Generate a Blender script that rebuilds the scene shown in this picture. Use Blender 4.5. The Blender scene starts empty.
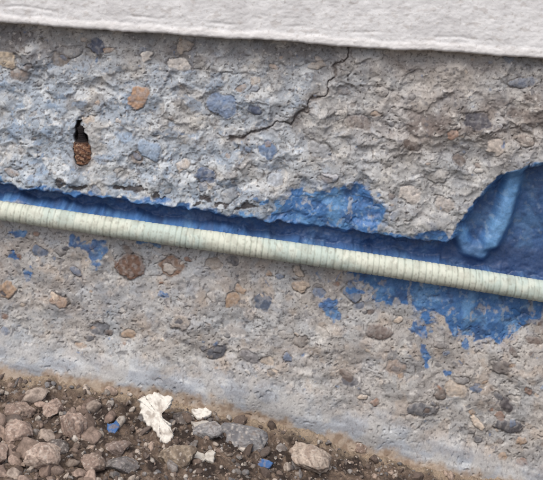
import bpy, math, random
import numpy as np
random.seed(7); rng=np.random.default_rng(11)
sc=bpy.context.scene
# ---------------------------------------------------------------- noise
_p=rng.permutation(4096)
_ang=rng.random(4096)*2*np.pi
def _h(ix,iy): return _p[(_p[ix&4095]+iy)&4095]
def pn(x,y,seed=0):
    x=np.asarray(x,float)+seed*37.31; y=np.asarray(y,float)+seed*91.7
    x0=np.floor(x).astype(np.int64); y0=np.floor(y).astype(np.int64)
    fx=x-x0; fy=y-y0
    sx=fx*fx*fx*(fx*(fx*6-15)+10); sy=fy*fy*fy*(fy*(fy*6-15)+10)
    def g(i,j):
        a=_ang[_h(x0+i,y0+j)]
        return np.cos(a)*(fx-i)+np.sin(a)*(fy-j)
    a=g(0,0);b=g(1,0);c=g(0,1);d=g(1,1)
    return ((a+(b-a)*sx)*(1-sy)+(c+(d-c)*sx)*sy)*1.5
def fbm(x,y,s,o=4,seed=0,g=.5):
    r=0;a=1;t=0
    for k in range(o):
        r=r+a*pn(x/s,y/s,seed+k*3+1); t+=a; a*=g; s/=2.03
    return r/t
def billow(x,y,s,o=3,seed=0):
    r=0;a=1;t=0
    for k in range(o):
        r=r+a*np.abs(pn(x/s,y/s,seed+k*3+1)); t+=a;a*=.5;s/=2.1
    return r/t
def worley(x,y,s,seed=0):
    x=x/s+seed*13.7;y=y/s+seed*5.3
    x0=np.floor(x).astype(np.int64); y0=np.floor(y).astype(np.int64)
    f1=np.full(x.shape,9.);f2=np.full(x.shape,9.);idv=np.zeros(x.shape)
    for i in(-1,0,1):
        for j in(-1,0,1):
            h=_h(x0+i,y0+j)
            px=x0+i+(h%997)/997.;py=y0+j+((h*7)%991)/991.
            d=np.hypot(x-px,y-py)
            m=d<f1
            f2=np.where(m,f1,np.minimum(f2,d)); idv=np.where(m,(h%613)/613.,idv); f1=np.where(m,d,f1)
    return f1,f2,idv
def ss(e0,e1,x):
    t=np.clip((x-e0)/(e1-e0),0,1); return t*t*(3-2*t)
def lin(c):
    c=np.array(c,float)/255.
    return np.where(c<=.04045,c/12.92,((c+.055)/1.055)**2.4)
def seg_dist(x,y,pts):
    d=np.full(x.shape,1e9)
    for (ax,ay),(bx,by) in zip(pts[:-1],pts[1:]):
        vx,vy=bx-ax,by-ay
        t=np.clip(((x-ax)*vx+(y-ay)*vy)/(vx*vx+vy*vy),0,1)
        d=np.minimum(d,np.hypot(x-ax-t*vx,y-ay-t*vy))
    return d
def poly_sd(x,y,pts):
    d=seg_dist(x,y,pts+[pts[0]]); ins=np.zeros(x.shape,bool)
    for (ax,ay),(bx,by) in zip(pts,pts[1:]+[pts[0]]):
        if ay==by: continue
        c=((ay>y)!=(by>y))&(x<(bx-ax)*(y-ay)/(by-ay)+ax)
        ins^=c
    return np.where(ins,d,-d)   # positive inside
def mix(c,col,m):
    m=np.clip(m,0,1)[...,None]; return c*(1-m)+np.asarray(col)*m
def axis(a,b,s,lo,hi,g=1.07):
    mid=list(np.arange(a,b+s*.5,s)); L=[];p=a;st=s
    while p>lo: st*=g;p-=st;L.append(max(p,lo))
    R=[];p=mid[-1];st=s
    while p<hi: st*=g;p+=st;R.append(min(p,hi))
    return np.array(L[::-1]+mid+R)
# ---------------------------------------------------------------- mesh helper
def grid_mesh(name,P,col=None,extra=None,flip=False):
    ny,nx=P.shape[:2]
    me=bpy.data.meshes.new(name)
    i=np.arange(ny*nx).reshape(ny,nx)
    q=np.stack([i[:-1,:-1],i[:-1,1:],i[1:,1:],i[1:,:-1]],-1).reshape(-1,4)
    if flip: q=q[:,::-1]
    build(me,P.reshape(-1,3),q,None if col is None else col.reshape(-1,3),None if extra is None else extra.ravel())
    ob=bpy.data.objects.new(name,me); sc.collection.objects.link(ob); return ob
def build(me,V,F,col=None,extra=None,smooth=True):
    n=F.shape[1]
    me.vertices.add(len(V)); me.vertices.foreach_set("co",np.ascontiguousarray(V,dtype=np.float32).ravel())
    me.loops.add(F.size); me.loops.foreach_set("vertex_index",np.ascontiguousarray(F,dtype=np.int32).ravel())
    me.polygons.add(len(F)); me.polygons.foreach_set("loop_start",np.arange(0,F.size,n,dtype=np.int32))
    try: me.polygons.foreach_set("loop_total",np.full(len(F),n,dtype=np.int32))
    except Exception: pass
    me.polygons.foreach_set("use_smooth",np.full(len(F),smooth))
    me.update(calc_edges=True)
    if col is not None:
        a=me.color_attributes.new("Col",'FLOAT_COLOR','POINT')
        c=np.ones((len(V),4),np.float32); c[:,:3]=col; a.data.foreach_set("color",c.ravel())
    if extra is not None:
        a=me.attributes.new("wet",'FLOAT','POINT'); a.data.foreach_set("value",np.asarray(extra,np.float32))
# ---------------------------------------------------------------- materials
def mat(name,base=None,rough=.85,grain=.25,gscale=900,bump=.35,bscale=700,bdist=.0006,spec=.3,wet=False):
    m=bpy.data.materials.new(name); m.use_nodes=True
    nt=m.node_tree;N=nt.nodes;L=nt.links
    b=N["Principled BSDF"]; b.inputs["Specular IOR Level"].default_value=spec
    tc=N.new("ShaderNodeTexCoord")
    n1=N.new("ShaderNodeTexNoise"); n1.inputs["Scale"].default_value=gscale; n1.inputs["Detail"].default_value=3; n1.inputs["Roughness"].default_value=.7
    L.new(tc.outputs["Object"],n1.inputs["Vector"])
    mr=N.new("ShaderNodeMapRange"); mr.inputs[1].default_value=.3;mr.inputs[2].default_value=.7
    mr.inputs[3].default_value=1-grain;mr.inputs[4].default_value=1+grain
    L.new(n1.outputs["Fac"],mr.inputs[0])
    mx=N.new("ShaderNodeVectorMath"); mx.operation='SCALE'
    if base is None:
        a=N.new("ShaderNodeAttribute"); a.attribute_name="Col"; L.new(a.outputs["Color"],mx.inputs[0])
    else:
        r=N.new("ShaderNodeRGB"); r.outputs[0].default_value=(*base,1); L.new(r.outputs[0],mx.inputs[0])
    L.new(mr.outputs[0],mx.inputs["Scale"]); L.new(mx.outputs[0],b.inputs["Base Color"])
    if wet:
        a=N.new("ShaderNodeAttribute"); a.attribute_name="wet"
        m2=N.new("ShaderNodeMapRange"); m2.inputs[3].default_value=rough;m2.inputs[4].default_value=.38
        L.new(a.outputs["Fac"],m2.inputs[0]); L.new(m2.outputs[0],b.inputs["Roughness"])
        m3=N.new("ShaderNodeMapRange"); m3.inputs[3].default_value=spec;m3.inputs[4].default_value=.5
        L.new(a.outputs["Fac"],m3.inputs[0]); L.new(m3.outputs[0],b.inputs["Specular IOR Level"])
    else: b.inputs["Roughness"].default_value=rough
    n2=N.new("ShaderNodeTexNoise"); n2.inputs["Scale"].default_value=bscale; n2.inputs["Detail"].default_value=4; n2.inputs["Roughness"].default_value=.65
    L.new(tc.outputs["Object"],n2.inputs["Vector"])
    bp=N.new("ShaderNodeBump"); bp.inputs["Strength"].default_value=bump; bp.inputs["Distance"].default_value=bdist
    L.new(n2.outputs["Fac"],bp.inputs["Height"]); L.new(bp.outputs[0],b.inputs["Normal"])
    return m
# ================================================================ CONCRETE FOUNDATION
# a = millimetres along the wall, b = millimetres down the wall
xs=axis(-.30,.30,.0007,-3,3); zs=axis(-.02,.47,.0007,-.3,.56,1.1)
X,Z=np.meshgrid(xs,zs)
A=X*1000+271.5; B=480-Z*1000
wa=A+fbm(A,B,30,3,50)*9+fbm(A,B,7,3,51)*3.5; wb=B+fbm(A,B,30,3,52)*9+fbm(A,B,7,3,53)*3.5
sa=A+fbm(A,B,9,3,54)*3; sb=B+fbm(A,B,9,3,55)*3
gr_a=[-400,0,100,200,300,400,470,543,900]; gr_b=[135,193,206,220,236,250,260,270,325]
grv=np.interp(A,gr_a,gr_b)
below=ss(-3,8,B-grv)                       # lower half of wall
band_top=np.interp(A,[-400,0,100,200,300,400,500,543,700],[300,333,350,364,388,420,456,468,500])+fbm(A,B,40,3,60)*12
soil=np.interp(A,[-400,0,100,200,300,400,480,543,900],[355,362,375,393,421,449,470,485,520])+fbm(A,B,30,3,61)*8
band=ss(-8,16,B-band_top)
# --- relief (mm toward the viewer)
up=1-below
rk=1-.8*band
patchy=ss(-.12,.22,fbm(A,B,34,3,11))          # 1 = rough, 0 = smooth cement film
D=fbm(A,B,110,3,1)*6
D+=rk*(fbm(A,B,42,3,2)*4.5+(billow(wa,wb,34,2,3)-.25)*-7*up+(billow(wa,wb,24,2,4)-.25)*-2.2*below)
f1,f2,idv=worley(wa,wb*1.2,27,3)
D+=rk*up*((idv-.5)*3.6*ss(0,.22,f2-f1))
f1b,f2b,idb=worley(wa,wb,12,5)
D+=rk*((idb-.5)*1.0*ss(0,.35,f2b-f1b))*(.15+.85*patchy)
D+=(fbm(A,B,6,2,8)*.8)*rk*(.15+.85*patchy)+fbm(A,B,2.6,2,9)*(.05+.16*patchy)
D+=below*3.0
# pits / bug holes
pit=ss(.46,.62,pn(A/4.2,B/4.2,70))*ss(-.1,.3,pn(A/45,B/45,71)); D-=pit*1.4
pit2=ss(.5,.62,pn(A/2.3,B/2.3,72))*ss(-.2,.2,pn(A/30,B/30,73)); D-=pit2*.7
# crack
crack=[(350,40),(343,62),(332,78),(326,92),(312,100),(304,112),(293,122),(270,126),(252,134),(232,139)]
ja=A+fbm(A,B,14,4,56)*9; jb=B+fbm(A,B,14,4,57)*9
crk=seg_dist(ja,jb,crack)
cw=.7+1.6*np.clip(.5+pn(A/16,B/16,58),0,1)
D-=3.5*np.exp(-(crk/cw)**2)
# raised plate right of crack
plate=poly_sd(wa,wb,[(352,30),(332,84),(306,112),(330,135),(400,150),(470,135),(560,120),(700,80),(700,30)])
D+=4.2*ss(-6,5,plate)
# --- cavities
rightcav=[(432,268),(446,244),(460,226),(476,205),(488,188),(500,176),(520,169),(560,160),(620,175),(640,290),(540,284)]
rc=poly_sd(wa*.5+sa*.5,wb*.5+sb*.5,rightcav)
shal=[(268,214),(282,200),(300,192),(330,186),(362,187),(384,203),(386,220),(372,232),(395,243),(420,238),(440,232),(460,262),(300,244)]
sh=poly_sd(wa*.7+sa*.3,wb*.7+sb*.3,shal)
hw=np.interp(A,[-400,0,100,200,300,400,470,543,900],[6,6,6.5,7,8,10,14,16,14])+fbm(A,A*0,26,3,63)*5
gd=np.abs(sb+fbm(A,B,22,3,64)*4-grv)
groove=ss(hw+3,hw-3,gd)
gwide=ss(hw+6,hw+2,gd)
Dg=-15-4*ss(250,450,A)+fbm(A,B,25,3,66)*4+fbm(A,B,6,3,68)*1.5
shm=ss(-7,16,sh); D=D*(1-.35*shm)-6*shm
rcm=ss(-2,10,rc)
ridge=seg_dist(A,B,[(519,164),(514,195),(505,225),(494,246)])
ridge2=seg_dist(A,B,[(462,236),(470,254),(484,258)])
Dr=-20+12*np.exp(-(ridge/9.5)**4)+8*np.exp(-(ridge2/8)**4)+fbm(A,B,30,3,67)*3+fbm(A,B,8,3,69)*1.0
D=D*(1-groove)+Dg*groove
D=D*(1-rcm)+Dr*rcm
# footing kick-out
D+=8*ss(-8,30,B-band_top)+5*ss(0,25,B-soil)
# rusted fixing pocket
pk=poly_sd(sa,sb,[(76,121),(81,121),(82,130),(88,136),(90,146),(88,160),(82,165),(76,163),(73,150),(74,136)])
D-=8*ss(-.5,2.5,pk)
# --- colour
def N_(s,o,seed): return fbm(A,B,s,o,seed)
C=np.zeros(A.shape+(3,))+lin((176,178,179))
C=mix(C,lin((146,147,149)),ss(-.1,.35,N_(60,4,20)))
C=mix(C,lin((204,204,201)),.75*ss(.0,.3,N_(24,4,21)))
warm=np.clip(ss(300,400,A)*ss(180,130,B)*.7+below*.6,0,1)
C=mix(C,lin((178,170,162)),warm*.75*ss(-.35,.15,N_(50,4,22)))
C=mix(C,lin((186,171,156)),.4*below*ss(.05,.3,N_(20,3,29)))
washk=np.interp(A,[-300,0,250,340,420,543],[.8,.95,.8,.3,.15,.15])*ss(20,100,B)*up
washk=np.maximum(washk,.28*below*ss(540,150,A))
wash=ss(-.2,.15,N_(46,5,23)+.3*(washk-.5))*washk
C=mix(C,lin((164,181,199)),wash*.75)
C=mix(C,lin((128,154,184)),.55*washk*ss(.12,.34,fbm(wa,wb*1.3,22,4,24)))
C=mix(C,lin((208,215,220)),.85*washk*ss(.05,.28,fbm(wa,wb,18,4,25)))
dk=np.exp(-(((A-430)/60)**2+((B-125)/20)**2))+.8*np.exp(-(((A-520)/40)**2+((B-110)/30)**2))+.6*np.exp(-(((A-30)/50)**2+((B-45)/14)**2))+.6*np.exp(-(((A-200)/80)**2+((B-52)/10)**2))+.4*np.exp(-(((A-400)/90)**2+((B-70)/9)**2))
C=mix(C,lin((108,98,94)),.85*np.clip(dk,0,1)*ss(-.25,.15,N_(18,4,26)))
C=mix(C,lin((108,109,115)),.65*ss(.3,.42,N_(7,3,27)))
C=mix(C,lin((106,103,101)),.65*ss(.28,.42,N_(3.2,2,28)))
C=mix(C,lin((218,217,214)),.55*ss(.3,.44,N_(5,3,30)))
C=mix(C,lin((116,109,104)),.5*np.clip(pit+pit2,0,1)*rk)
C=mix(C,lin((116,111,110)),.35*ss(.12,.0,f2-f1)*up*ss(-.1,.2,N_(20,3,36)))
# --- exposed aggregate
pal=[(88,92,102),(106,108,113),(132,131,132),(200,197,192),(174,150,128),(138,108,92),(104,122,150),(170,167,164),(118,106,100),(206,192,176)]
stones=[(222,104,17,12,.3,(122,140,168)),(138,97,9,13,.5,(172,142,118)),(98,46,10,7,.5,(80,88,108)),(476,120,13,9,.1,(88,88,96)),(496,146,9,8,0,(194,186,178)),
(131,265,14,12,.3,(116,90,76)),(172,266,12,10,.2,(146,122,106)),(263,301,9,8,.4,(86,100,122)),(380,331,13,7,.35,(118,108,104)),(420,408,15,7,.15,(104,106,112)),
(508,425,15,6,.1,(88,88,94)),(505,404,8,6,1,(80,76,80)),(205,175,9,8,.3,(84,100,128)),(178,64,12,6,.2,(214,210,205)),(146,56,6,5,0,(222,218,212)),(330,178,9,5,.1,(190,192,198)),
(255,110,8,4,.2,(84,94,118)),(410,145,9,5,.4,(88,78,74)),(452,133,6,5,0,(162,136,122)),(20,75,10,6,.4,(130,121,115)),(60,300,9,6,.4,(170,150,135)),(232,298,7,8,.4,(182,158,136)),(300,340,8,6,.2,(146,141,137)),
(100,330,9,6,.1,(122,125,132)),(440,392,6,6,0,(118,108,102)),(215,262,8,6,.3,(172,164,156)),(350,380,8,5,.3,(108,110,118)),(500,365,9,7,.2,(112,108,107)),(40,250,8,5,.2,(106,120,142)),(275,180,8,6,.6,(170,178,188)),(60,60,9,7,.3,(138,131,125)),(5,60,12,8,.3,(192,179,160)),
(320,150,11,7,.3,(174,178,183)),(445,205,10,7,.4,(176,171,167)),(410,195,12,8,.3,(196,191,186)),(150,150,12,8,.5,(152,172,196)),(300,285,9,6,.2,(178,164,150)),(395,365,9,7,.2,(152,140,132)),(250,355,10,6,.3,(138,137,140)),(180,320,10,7,.2,(178,171,164)),
(270,232,8,5,.2,(140,132,128)),(268,150,8,9,.3,(106,128,160)),(460,160,7,5,.3,(120,112,108)),(525,140,9,6,.2,(150,142,136))]
nexp=len(stones)
for k in range(900):
    a=rng.uniform(-150,700); b=rng.uniform(35,470)
    lo=b>np.interp(a,gr_a,gr_b)
    if not lo and rng.random()<.45: continue
    r=min(9,1.5*np.exp(rng.normal(.5,.58)))
    stones.append((a,b,r*rng.uniform(1,1.5),r*rng.uniform(.6,1),rng.uniform(-.6,.9),pal[rng.integers(len(pal))]))
for k,(a,b,ra,rb,th,c) in enumerate(stones):
    R=max(ra,rb)*1.5+2
    i0,i1=np.searchsorted(xs,[(a-R-271.5)/1000,(a+R-271.5)/1000]); j0,j1=np.searchsorted(zs,[(480-b-R)/1000,(480-b+R)/1000])
    if i1-i0<3 or j1-j0<3: continue
    s=(slice(j0,j1),slice(i0,i1)); da=A[s]-a; db=B[s]-b
    ua=(da*math.cos(th)+db*math.sin(th))/ra; ub=(-da*math.sin(th)+db*math.cos(th))/rb
    e=(np.abs(ua)**2.3+np.abs(ub)**2.3)**(1/2.3)+pn(A[s]/(R*.45),B[s]/(R*.45),k%40)*.36+pn(A[s]/2,B[s]/2,k%31)*.1
    keep=(1-groove[s])*(1-rcm[s])*(1-band[s]*.85)*(1-shm[s])*ss(-3,0,-pk[s])
    m=ss(1.05,.9,e)*keep
    rim=np.exp(-((e-1.08)/.1)**2)*keep*ss(-.5,.2,pn(A[s]/R,B[s]/R,k%23))
    hgt=rng.uniform(-1.2,1.2)*min(1,ra/7)
    D[s]=D[s]*(1-m*.6)+m*.6*np.median(D[s])+m*(hgt+.09*ra*(1-np.clip(e,0,1)**2))-rim*.9*min(1,ra/5)
    cc=lin(c)*rng.uniform(.85,1.1)
    op=(.6 if b<np.interp(a,gr_a,gr_b) and k>=nexp else .92)*rng.uniform(.7,1)
    if k<nexp: op=.92
    film=.7+.3*ss(.25,-.1,pn(A[s]/6,B[s]/6,k%37))      # cement film left on the stone
    C[s]=mix(C[s],cc[None,None,:]*(1+.35*pn(A[s]/3,B[s]/3,k%30))[...,None],m*op*film)
    C[s]=mix(C[s],lin((98,91,87)),rim*.5)
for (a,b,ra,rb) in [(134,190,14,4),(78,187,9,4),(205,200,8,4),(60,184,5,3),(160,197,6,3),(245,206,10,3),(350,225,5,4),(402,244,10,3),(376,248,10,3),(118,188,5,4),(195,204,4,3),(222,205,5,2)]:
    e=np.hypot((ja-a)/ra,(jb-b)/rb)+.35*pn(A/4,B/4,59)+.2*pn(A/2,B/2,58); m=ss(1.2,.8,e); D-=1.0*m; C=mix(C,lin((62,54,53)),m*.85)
C=mix(C,lin((84,76,74)),.75*np.exp(-(crk/(cw*1.2))**2))
C=mix(C,lin((120,112,108)),.4*np.exp(-(crk/7)**2))
# --- smooth band near ground
bc=np.zeros(A.shape+(3,))+lin((158,166,176))
st=fbm(A*.35-B*.1,(B-A*.2)*1.6,14,4,31)
bc=mix(bc,lin((192,198,203)),ss(.0,.35,st)); bc=mix(bc,lin((134,139,147)),ss(.02,.3,-st)*.8)
bc=mix(bc,lin((172,170,166)),.6*ss(-.05,.25,N_(30,3,32)))
bc=mix(bc,lin((104,103,106)),.55*ss(.31,.43,N_(4,2,33)))
C=mix(C,bc,band*.84)
sb2=ss(-5,5,B-soil+N_(10,3,34)*7)
C=mix(C,lin((168,152,134)),sb2*.85)
C=mix(C,lin((132,114,98)),sb2*.7*ss(-.1,.25,N_(8,3,35)))
# --- blue paint
BL=lin((58,112,172)); BD=lin((28,58,104)); BB=lin((100,152,202))
lower=[(350,268),(366,286),(378,303),(396,300),(412,303),(420,316),(446,316),(462,332),(488,338),(512,334),(532,318),(560,300),(640,300),(640,270)]
lw=poly_sd(wa,wb,lower)
lwm=ss(-2,2,lw+fbm(A,B,14,4,41)*14+1)
shp=ss(-2,3,sh+2+fbm(A,B,14,4,40)*13-1)
spread=ss(-.2,.05,fbm(A,B,26,3,43)+.15)
paint=np.maximum.reduce([ss(-1,1.5,rc+2),shp,lwm,gwide,ss(hw+7,hw+4,gd+fbm(A,B,14,4,42)*12)*spread])
for (a,b,ra,rb) in [(96,250,10,13),(331,307,8,11),(425,352,4,12),(465,343,4,7),(28,273,4,5),(76,240,9,6),(420,330,7,6),(12,255,5,4),(355,290,8,4),(20,232,8,4),(505,300,9,9),(150,240,12,4),(445,372,3,3),(163,293,5,4),(262,200,7,3)]:
    e=np.hypot((ja-a)/ra,(jb-b)/rb)+.4*pn(A/5,B/5,48); paint=np.maximum(paint,.9*ss(1.2,.85,e))
near=np.exp(-((B-grv-18)/30)**2)*ss(150,400,A)
paint=np.maximum(paint,.5*ss(.44,.56,fbm(wa,wb,11,3,44)+.16*near-.07))
halo=.4*np.maximum(ss(-16,2,lw),ss(-14,2,sh))*ss(-.15,.25,fbm(wa,wb,10,4,38))
paint=np.maximum(paint,halo)
worn=ss(.2,.38,fbm(A*1.2,B*.8,12,4,49))
paint*=ss(-2,1,soil-B)*(1-.6*worn*(1-gwide)*(1-ss(-4,2,rc)))
pc=np.zeros(A.shape+(3,))+BL
pc=mix(pc,BB,ss(.0,.3,N_(22,4,45))*.75); pc=mix(pc,BD,ss(.05,.35,N_(16,4,46))*.55)
pc=mix(pc,lin((140,166,192)),.6*ss(.2,.38,N_(6,3,47))*(1-gwide))
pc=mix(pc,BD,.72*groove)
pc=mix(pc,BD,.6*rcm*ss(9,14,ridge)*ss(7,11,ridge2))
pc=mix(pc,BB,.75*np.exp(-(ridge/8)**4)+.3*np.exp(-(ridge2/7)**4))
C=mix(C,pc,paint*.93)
# patchy dark line painted on the arris along the top of the groove
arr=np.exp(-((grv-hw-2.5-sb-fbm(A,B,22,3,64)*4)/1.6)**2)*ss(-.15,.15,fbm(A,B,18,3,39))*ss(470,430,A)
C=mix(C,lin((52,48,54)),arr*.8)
C=mix(C,lin((40,34,34)),ss(-1.5,1,pk)); C=mix(C,lin((112,84,66)),.5*np.exp(-np.clip(-pk,0,99)/3)*ss(0,1,-pk)*ss(140,160,B))
P=np.stack([X,-D/1000,Z],-1)
wall=grid_mesh("concrete_foundation_wall",P,C,np.clip(paint*1.1-.3,0,1))
wall.data.materials.append(mat("weathered_concrete",rough=.9,grain=.15,gscale=600,bump=.28,bscale=450,bdist=.0007,spec=.2,wet=True))
# ================================================================ WHITE STUCCO WALL
zp=np.concatenate([np.array([3,1.5,.4,0,0.1,.5,1.2,2.2]),np.arange(3,60,.8)]); 
g=[];p=60;s=.8
while p<2200: s*=1.12;p+=s;g.append(p)
zp=np.concatenate([zp,g]); dp=np.interp(zp,[0,.1,.5,1.2,2.2,3.5,2200],[8,12,14,15.6,16.6,17,17])
dp[:4]=[-14,-6,2,8]
xs2=axis(-.30,.30,.0008,-3,3); X2,Zp=np.meshgrid(xs2,zp); Dp=np.repeat(dp[:,None],len(xs2),1)
A2=X2*1000+271.5
fr=ss(8,16,Dp)
e=480-(24.5+.066*A2)+3.2+fbm(A2,A2*0,60,3,80)*2+fbm(A2,A2*0+9,9,3,81)*1.0
Zc=Zp+e
Dw=Dp+fr*(fbm(A2,Zc+.06*A2,45,3,82)*1.3+fbm(A2,Zc,9,3,83)*.5+fbm(A2*.5,Zc,3,2,79)*.2)
Dw+=fr*.9*ss(11,6,Zp+fbm(A2,A2*0,30,2,85)*3)
Dw-=fr*.6*np.exp(-((Zp-16-fbm(A2,A2*0,50,2,86)*4)/1.6)**2)*ss(-.1,.3,pn(A2/60,A2*0,87))
cw2=np.zeros(X2.shape+(3,))+lin((226,229,232))
cw2=mix(cw2,lin((210,212,215)),ss(-.05,.3,fbm(A2,Zc,30,4,88))*.7)
cw2=mix(cw2,lin((196,194,193)),.55*ss(.2,.42,fbm(A2*.6,Zc,7,3,89)))
cw2=mix(cw2,lin((234,235,236)),.6*ss(11,7,Zp+fbm(A2,A2*0,30,2,85)*3))
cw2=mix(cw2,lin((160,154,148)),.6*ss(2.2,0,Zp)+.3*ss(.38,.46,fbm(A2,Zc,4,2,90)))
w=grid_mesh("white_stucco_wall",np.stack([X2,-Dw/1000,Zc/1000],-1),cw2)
w.data.materials.append(mat("white_masonry_paint",rough=.8,grain=.035,gscale=400,bump=.35,bscale=350,bdist=.0009,spec=.2))
# ================================================================ RIBBED ROD
def rod():
    pa=np.array([-1500,-600,0,100,180,300,400,480,543,1100,2200]); pb=np.array([-20,120,209.5,224.5,235.8,252.5,267.5,280,290.5,380,560])
    s=np.arange(-1100,1700,.45)
    b=np.interp(s,pa,pb); k=np.ones(121)/121; bb=np.convolve(np.pad(b,60,'edge'),k,'valid')
    bb=bb-3.6
    r=9.0+1.2*np.clip(s/543,-.5,1.5)
    pitch=6.3; ph=((s+fbm(s,s*0,60,2,95)*5+fbm(s,s*0,14,2,93)*1.5)/pitch)%1
    rk_=.55+.9*np.clip(.5+pn(s/25,s*0,94),0,1)
    rib=np.interp(ph,[0,.1,.22,.8,.9,1],[-.34,-.15,.08,.12,-.12,-.34])*rk_
    r=r+rib+fbm(s,s*0,30,2,96)*.25
    n=40; th=np.linspace(0,2*np.pi,n,endpoint=False)
    S,T=np.meshgrid(s,th,indexing='ij')
    cT=np.cos(T)*3;sT=np.sin(T)*3
    R=r[:,None]+.06*pn(S/4+cT,sT+cT*.3,97)+.1*pn(S/11+cT*.5,sT*.5,91)
    sl=np.gradient(bb,s)[:,None]; nn=np.sqrt(1+sl*sl)
    ux=sl/nn; uz=1/nn
    Xp=(S-271.5)/1000+ux*np.cos(T)*R/1000
    Zp=(480-bb[:,None])/1000+uz*np.cos(T)*R/1000
    Yp=-.0125-np.sin(T)*R/1000+0*S
    V=np.stack([Xp,Yp,Zp],-1)
    i=np.arange(len(s)*n).reshape(len(s),n); j=np.roll(i,-1,1)
    F=np.stack([i[:-1],i[1:],j[1:],j[:-1]],-1).reshape(-1,4)
    c=np.zeros(S.shape+(3,))+lin((202,209,197))
    c=mix(c,lin((186,201,194)),ss(-.2,.3,pn(S/70,cT*.1,98)))
    gap=(np.exp(-(np.minimum(ph,1-ph)/.12)**2)*rk_)[:,None]*(.4+.6*ss(-.4,.3,pn(S/20,sT*.4,99)))
    c=mix(c,lin((152,162,150)),gap*.5)
    c=mix(c,lin((216,220,208)),.4*ss(.1,.4,pn(S/9,cT*.3,100)))
    c=mix(c,lin((132,130,118)),.4*ss(.28,.5,pn(S/3,cT*1.2,101)))
    c=mix(c,lin((150,150,138)),.3*ss(.15,.4,pn(S/14,cT*.5,102)))
    me=bpy.data.meshes.new("ribbed_fiberglass_rod"); build(me,V.reshape(-1,3),F,c.reshape(-1,3))
    ob=bpy.data.objects.new("ribbed_fiberglass_rod",me); sc.collection.objects.link(ob)
    m=mat("glass_fibre_resin",rough=.65,grain=.05,gscale=600,bump=.2,bscale=500,bdist=.0005,spec=.25)
    me.materials.append(m)
rod()
# ================================================================ RUSTY BOLT
def bolt():
    z=np.arange(0,40,.5)
    prof=np.interp(z,[0,1.5,5,20,23,26,32,33,37,40],[3,6,7.4,7.8,6.2,3.4,3,3.8,3.2,.3])
    prof=prof+np.where(z<23,.35*np.sin(z/5.5*2*np.pi),.2*np.sin(z/2*2*np.pi))
    n=40; th=np.linspace(0,2*np.pi,n,endpoint=False); S,T=np.meshgrid(z,th,indexing='ij')
    cT=np.cos(T);sT=np.sin(T)
    R=prof[:,None]*(1+.26*pn(S/5+cT,sT*1.5,110)+.12*pn(S/1.8+cT*3,sT*4,111))
    V=np.stack([(82-271.5+R*cT+(S-20)*-.06)/1000,(1.0+R*.7*sT)/1000,(480-165+S)/1000],-1)
    i=np.arange(len(z)*n).reshape(len(z),n); j=np.roll(i,-1,1)
    F=np.stack([i[:-1],j[:-1],j[1:],i[1:]],-1).reshape(-1,4)
    c=np.zeros(S.shape+(3,))+lin((132,98,78)); c=mix(c,lin((76,54,48)),ss(-.1,.3,pn(S/3+cT*2,sT*3,112))); c=mix(c,lin((180,154,132)),ss(.1,.4,pn(S/2+sT*2,cT*4,113))*.7)
    c=mix(c,lin((30,26,28)),ss(20,24,S))
    me=bpy.data.meshes.new("rusty_bolt"); build(me,V.reshape(-1,3),F,c.reshape(-1,3)); me.materials.append(mat("rust",rough=.9,grain=.3,gscale=900,bump=.6,bscale=900,bdist=.001))
    sc.collection.objects.link(bpy.data.objects.new("rusty_bolt",me))
bolt()
# ================================================================ GROUND
def base_h(x):
    a=np.asarray(x)*1000+271.5
    return np.interp(a,[-900,-300,0,100,200,300,400,480,543,700,1400],[112,116,104,93,74,46,20,2,-12,-30,-30])/1000
def gz(x,y,fine=False):
    x=np.asarray(x,float);y=np.asarray(y,float)
    far=ss(.5,2.5,np.hypot(x,y))
    h=base_h(x)*(1-far)+.04*far
    X_,Y_=x*1000,y*1000
    h=h+fbm(X_,Y_,60,3,120)*.007*(1-far)+ss(-.05,0,y)*.006*(1-far)
    if fine: h=h+(fbm(X_,Y_,12,4,121)*.005+np.abs(fbm(X_,Y_,5,3,122))*.004)*(1-far)
    return h
gx=axis(-.36,.34,.0011,-60,60,1.09); gy=axis(-.32,.03,.0011,-60,.25,1.09)
GX,GY=np.meshgrid(gx,gy); GZ=gz(GX,GY,True)
a_,b_=GX*1000,GY*1000
gc=np.zeros(GX.shape+(3,))+lin((100,87,77))
gc=mix(gc,lin((58,50,46)),ss(-.2,.2,fbm(a_,b_,26,4,130)))
gc=mix(gc,lin((138,122,108)),.6*ss(.08,.35,fbm(a_,b_,9,4,131)))
gc=mix(gc,lin((160,150,140)),.6*ss(.3,.42,fbm(a_,b_,4,3,132)))
gc=mix(gc,lin((164,149,130)),.8*ss(-.03,-.01,GY+fbm(a_,b_,14,3,133)*.012))
gr=grid_mesh("ground",np.stack([GX,GY,GZ],-1),gc)
gr.data.materials.append(mat("damp_soil",rough=.95,grain=.35,gscale=600,bump=.8,bscale=500,bdist=.002))
# ---------------------------------------------------------------- rocks
import bmesh
def ico(sub):
    bm=bmesh.new(); bmesh.ops.create_icosphere(bm,subdivisions=sub,radius=1); bm.verts.ensure_lookup_table()
    V=np.array([v.co[:] for v in bm.verts]);F=np.array([[v.index for v in f.verts] for f in bm.faces]); bm.free(); return V,F
def rockshape(V,seed,cuts=9,rough=.1):
    r=np.random.default_rng(seed); W=V.copy()
    for k in range(cuts):
        n=r.normal(size=3);n/=np.linalg.norm(n); d=r.uniform(.55,.85)
        t=W@n-d; W=W-np.clip(t,0,None)[:,None]*n*.9
    q=1+rough*(pn(W[:,0]*2+W[:,2],W[:,1]*2-W[:,2]*.7,seed%60)+.5*pn(W[:,0]*5+W[:,2]*3,W[:,1]*5-W[:,2]*2,seed%50+3)+.3*pn(W[:,0]*12+W[:,2]*7,W[:,1]*12+W[:,2]*9,seed%50+5))
    return W*q[:,None]
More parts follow.
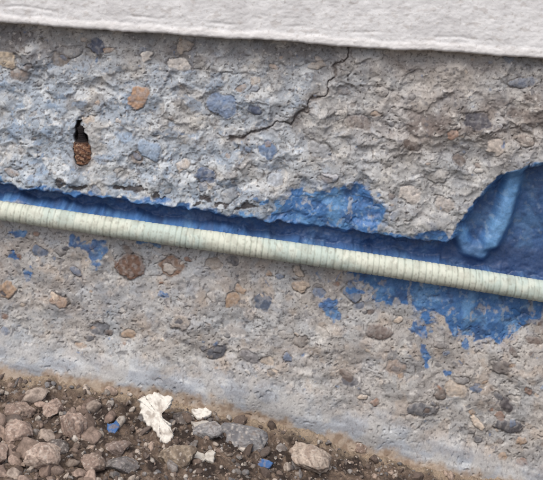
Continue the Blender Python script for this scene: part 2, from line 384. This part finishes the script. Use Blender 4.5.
def rotm(rx,ry,rz):
    from mathutils import Euler
    return np.array(Euler((rx,ry,rz)).to_matrix())
CAM=np.array([0,-1.1,.62])
def on_ground(a,b):
    """spot on the soil that is in line with wall coordinate (a,b) from standing eye point"""
    x=(a-271.5)/1000;y=0.
    for _ in range(12):
        t=(CAM[2]-float(gz(x,y)))/(CAM[2]-(480-b)/1000); x=(a-271.5)/1000*t; y=CAM[1]*(1-t)
    return x,y,float(gz(x,y))
V5,F5=ico(5);V3,F3=ico(3);V2,F2=ico(2)
rockmat=mat("rock_surface",rough=.88,grain=.25,gscale=600,bump=.5,bscale=400,bdist=.0014)
def stone(name,a,b,size,rot,c,c2,seed,sink=.25,cuts=10,rough=.12):
    x,y,z=on_ground(a,b); W=rockshape(V5,seed,cuts,rough)*np.array(size)/2000
    W=W@rotm(*rot).T; W=W+np.array([x,y,z+size[2]/2000*(1-2*sink)+.001])
    m=fbm(W[:,0]*1000+W[:,2]*600,W[:,1]*1000-W[:,2]*500,9,4,seed%40)
    m2=fbm(W[:,0]*1000-W[:,2]*500,W[:,1]*1000+W[:,2]*700,3,3,seed%30+5)
    col=mix(np.zeros((len(W),3))+lin(c),lin(c2),ss(-.15,.25,m)); col=mix(col,lin((104,90,80)),.5*ss(.15,.35,-m))
    col=mix(col,lin((200,194,186)),.5*ss(.2,.4,m2)); col=mix(col,lin((80,72,68)),.5*ss(.2,.4,-m2))
    me=bpy.data.meshes.new(name); build(me,W,F5,col); me.materials.append(rockmat)
    sc.collection.objects.link(bpy.data.objects.new(name,me))
br=(168,150,139);br2=(134,118,109)
stone("brown_stone",72,436,(26,24,28),(.2,.3,.2),br,br2,1,.2,10,.18)
stone("brown_stone",54,414,(22,20,16),(.1,.0,.6),br,br2,2)
stone("brown_stone",20,416,(30,22,16),(0,.1,.3),(148,132,121),br2,3)
stone("brown_stone",16,440,(30,24,20),(.1,.2,.1),(172,155,144),br2,4)
stone("brown_stone",42,467,(36,28,24),(.2,.1,.4),(178,163,152),(148,132,122),5)
stone("brown_stone",-6,462,(30,28,22),(.0,.1,.8),br,br2,6)
stone("brown_stone",92,470,(24,20,16),(.2,.2,.4),(140,126,116),br2,7)
stone("round_stone",309,466,(42,34,24),(.1,.1,.2),(184,172,160),(150,136,125),8,.25,7,.12)
stone("grey_flat_stone",243,442,(50,34,16),(.35,.08,-.2),(130,131,133),(106,107,111),9,.25,12,.08)
stone("grey_flat_stone",208,436,(30,22,12),(.3,-.1,.3),(146,146,147),(122,123,126),10,.25,12,.08)
stone("tan_stone",178,462,(38,26,22),(.1,.1,.1),(148,136,120),(110,99,88),11)
stone("brown_stone",118,452,(26,18,12),(.1,.1,.5),(130,118,112),br2,12)
stone("grey_stone",122,470,(30,22,14),(.1,.1,.2),(122,119,119),(97,95,94),13)
stone("grey_stone",60,452,(20,16,12),(.1,.3,.2),(112,106,103),(84,80,78),14)
stone("brown_stone",360,450,(20,14,10),(.1,.3,.2),(142,125,114),br2,15)
stone("grey_flat_stone",182,420,(26,18,9),(.3,.0,.2),(118,112,108),(90,86,84),16,.3,12,.08)
Vs=[];Fs=[];Cs=[];off=0
gp=[(162,146,134),(130,116,107),(178,168,158),(110,101,96),(144,141,139),(96,85,79),(188,182,174),(122,122,124)]
shapes3=[rockshape(V3,200+k,9,.16) for k in range(14)]; shapes2=[rockshape(V2,300+k,6,.14) for k in range(10)]
def addrock(x,y,r,c):
    global off
    big=r>.0035
    W=(shapes3[rng.integers(14)] if big else shapes2[rng.integers(10)])
    sz=r*np.array([rng.uniform(.9,1.5),rng.uniform(.7,1.1),rng.uniform(.5,.85)])
    W=(W*sz)@rotm(*rng.uniform(0,6.28,3)*np.array([.15,.15,1])).T
    m=pn(W[:,0]*1000/3+W[:,2]*200,W[:,1]*1000/3+off*.37,7)
    W=W+np.array([x,y,float(gz(x,y,True))+r*.12])
    Vs.append(W);F=(F3 if big else F2);Fs.append(F+off);off+=len(W)
    cc=lin(c)*rng.uniform(.6,1.1)
    Cs.append(mix(np.zeros((len(W),3))+cc,lin((92,80,72)),.6*ss(-.1,.35,m)))
for k in range(5600):
    x=rng.normal(-.1,.3) if k%2 else rng.uniform(-.34,.2); y=-abs(rng.normal(0,.2))-.014
    if k%3==0: y=rng.uniform(-.3,-.014)
    left=float(ss(.05,-.25,x))
    r=.0010*np.exp(rng.normal(.3+.35*left,.55)); r=min(r,.010)
    addrock(x,y,r,gp[rng.integers(len(gp))])
for k in range(200):
    x=rng.uniform(-.42,-.15); y=rng.uniform(-.3,-.035)
    addrock(x,y,rng.uniform(.004,.0125),[br,br2,(154,138,128),(168,156,146)][rng.integers(4)])
me=bpy.data.meshes.new("gravel"); build(me,np.concatenate(Vs),np.concatenate(Fs),np.concatenate(Cs)); me.materials.append(rockmat)
sc.collection.objects.link(bpy.data.objects.new("gravel",me))
# ---------------------------------------------------------------- flakes
def flake(name,a,b,outline,c,tilt,seed,lift=.004,th=.0025):
    x,y,z=on_ground(a,b)
    pts=[]
    n=len(outline)
    for k in range(n):
        p=np.array(outline[k],float);q=np.array(outline[(k+1)%n],float)
        for t in np.linspace(0,1,9)[:-1]:
            w=p+(q-p)*t; w=w+np.array([pn(w[0]/4,w[1]/4,seed)+.5*pn(w[0]/1.5,w[1]/1.5,seed),pn(w[0]/4,w[1]/4,seed+2)+.5*pn(w[0]/1.5,w[1]/1.5,seed+1)])*min(2.2,np.hypot(*p)*.16); pts.append(w)
    pts=np.array(pts)/1000; cen=pts.mean(0); m=len(pts)
    rings=[(1,-th/2),(1,th*.2),(.95,th/2)]+[(s,th*.55) for s in np.linspace(.87,.08,11)]
    V=[]
    for s,h in rings:
        for p in pts:
            w=cen+(p-cen)*s; V.append((w[0],w[1],h+(pn(w[0]*110,w[1]*110,seed)*.0010+pn(w[0]*450,w[1]*450,seed)*.0002)*min(1,th/.003)))
    V.append((cen[0],cen[1],th*.5))
    V=np.array(V); U=V.copy(); V=V@rotm(*tilt).T+np.array([x,y,z+lift])
    F=[]
    for r_ in range(len(rings)-1):
        for k in range(m): F.append((r_*m+k,r_*m+(k+1)%m,(r_+1)*m+(k+1)%m,(r_+1)*m+k))
    l=(len(rings)-1)*m
    F+= [(l+k,l+(k+1)%m,len(V)-1) for k in range(m)]
    me=bpy.data.meshes.new(name); me.from_pydata([tuple(v) for v in V],[],F); me.update()
    me.polygons.foreach_set("use_smooth",[True]*len(F))
    a_=me.color_attributes.new("Col",'FLOAT_COLOR','POINT'); 
    mm=fbm(U[:,0]*1000,U[:,1]*1000,8,4,seed); m3=fbm(U[:,0]*1000,U[:,1]*1000,5,2,seed+7)
    cc=mix(np.zeros((len(V),3))+lin(c),lin((128,114,102)),ss(.1,.35,mm)*.6); cc=mix(cc,lin((150,142,132)),.4*ss(.15,.35,m3)); cf=np.ones((len(V),4),np.float32);cf[:,:3]=cc
    a_.data.foreach_set("color",cf.ravel()); me.materials.append(flakemat)
    sc.collection.objects.link(bpy.data.objects.new(name,me))
flakemat=mat("old_paint_chip",rough=.8,grain=.15,gscale=500,bump=.5,bscale=500,bdist=.001)
W_=(218,216,209)
flake("white_paint_chip",157,430,[(-18,20),(-10,23),(2,24),(14,20),(12,12),(4,7),(6,0),(14,-4),(17,-14),(12,-22),(5,-20),(-2,-10),(-10,-3),(-16,5)],W_,(.75,0,0),3,.009,.005)
flake("white_paint_chip",201,418,[(-10,5),(4,7),(11,2),(8,-4),(-4,-6)],W_,(.3,0,.1),5,.004)
flake("white_paint_chip",206,462,[(-10,6),(-2,2),(4,8),(9,4),(6,-6),(-1,-3),(-6,-8),(-11,-2)],(190,187,180),(.4,0,.1),7,.004)
flake("white_paint_chip",201,428,[(-9,3),(8,4),(10,-2),(-6,-4)],(180,177,172),(.3,0,.1),9,.003)
BF=(66,102,152)
flake("blue_paint_chip",113,431,[(-6,3),(0,4),(3,7),(6,1),(3,-6),(-5,-5)],BF,(.6,0,0),11,.003,.002)
flake("blue_paint_chip",265,466,[(-7,3),(-1,4),(5,3),(8,0),(3,-4),(-6,-3)],BF,(.5,0,0),13,.002,.002)
flake("blue_paint_chip",403,458,[(-4,8),(1,6),(4,8),(7,2),(3,-8),(-5,-6),(-2,0)],BF,(.8,0,0),15,.004,.002)
# ================================================================ LIGHT
wd=bpy.data.worlds.new("World"); sc.world=wd; wd.use_nodes=True
nt=wd.node_tree; sky=nt.nodes.new("ShaderNodeTexSky"); sky.sky_type='NISHITA'; sky.sun_disc=False
el=58
sky.sun_elevation=math.radians(el); sky.sun_rotation=math.radians(200); sky.dust_density=6; sky.air_density=1
bg=nt.nodes["Background"]; bg.inputs[1].default_value=.145; nt.links.new(sky.outputs[0],bg.inputs[0])
sl=bpy.data.lights.new("sun",'SUN'); sl.energy=1.3; sl.angle=math.radians(34); sl.color=(1,.975,.93)
so=bpy.data.objects.new("sun",sl); sc.collection.objects.link(so); so.rotation_euler=(math.radians(90-el),0,math.radians(-20))
# ================================================================ CAMERA
cd=bpy.data.cameras.new("camera"); co=bpy.data.objects.new("camera",cd); sc.collection.objects.link(co)
co.location=CAM; co.rotation_euler=(math.radians(90),0,0)
cd.sensor_width=36; cd.lens=36*1.1/.543; cd.shift_y=(.24-.62)/.543; cd.clip_start=.01; cd.clip_end=500
sc.camera=co
sc.view_settings.view_transform='Standard'; sc.view_settings.look='None'; sc.view_settings.exposure=0
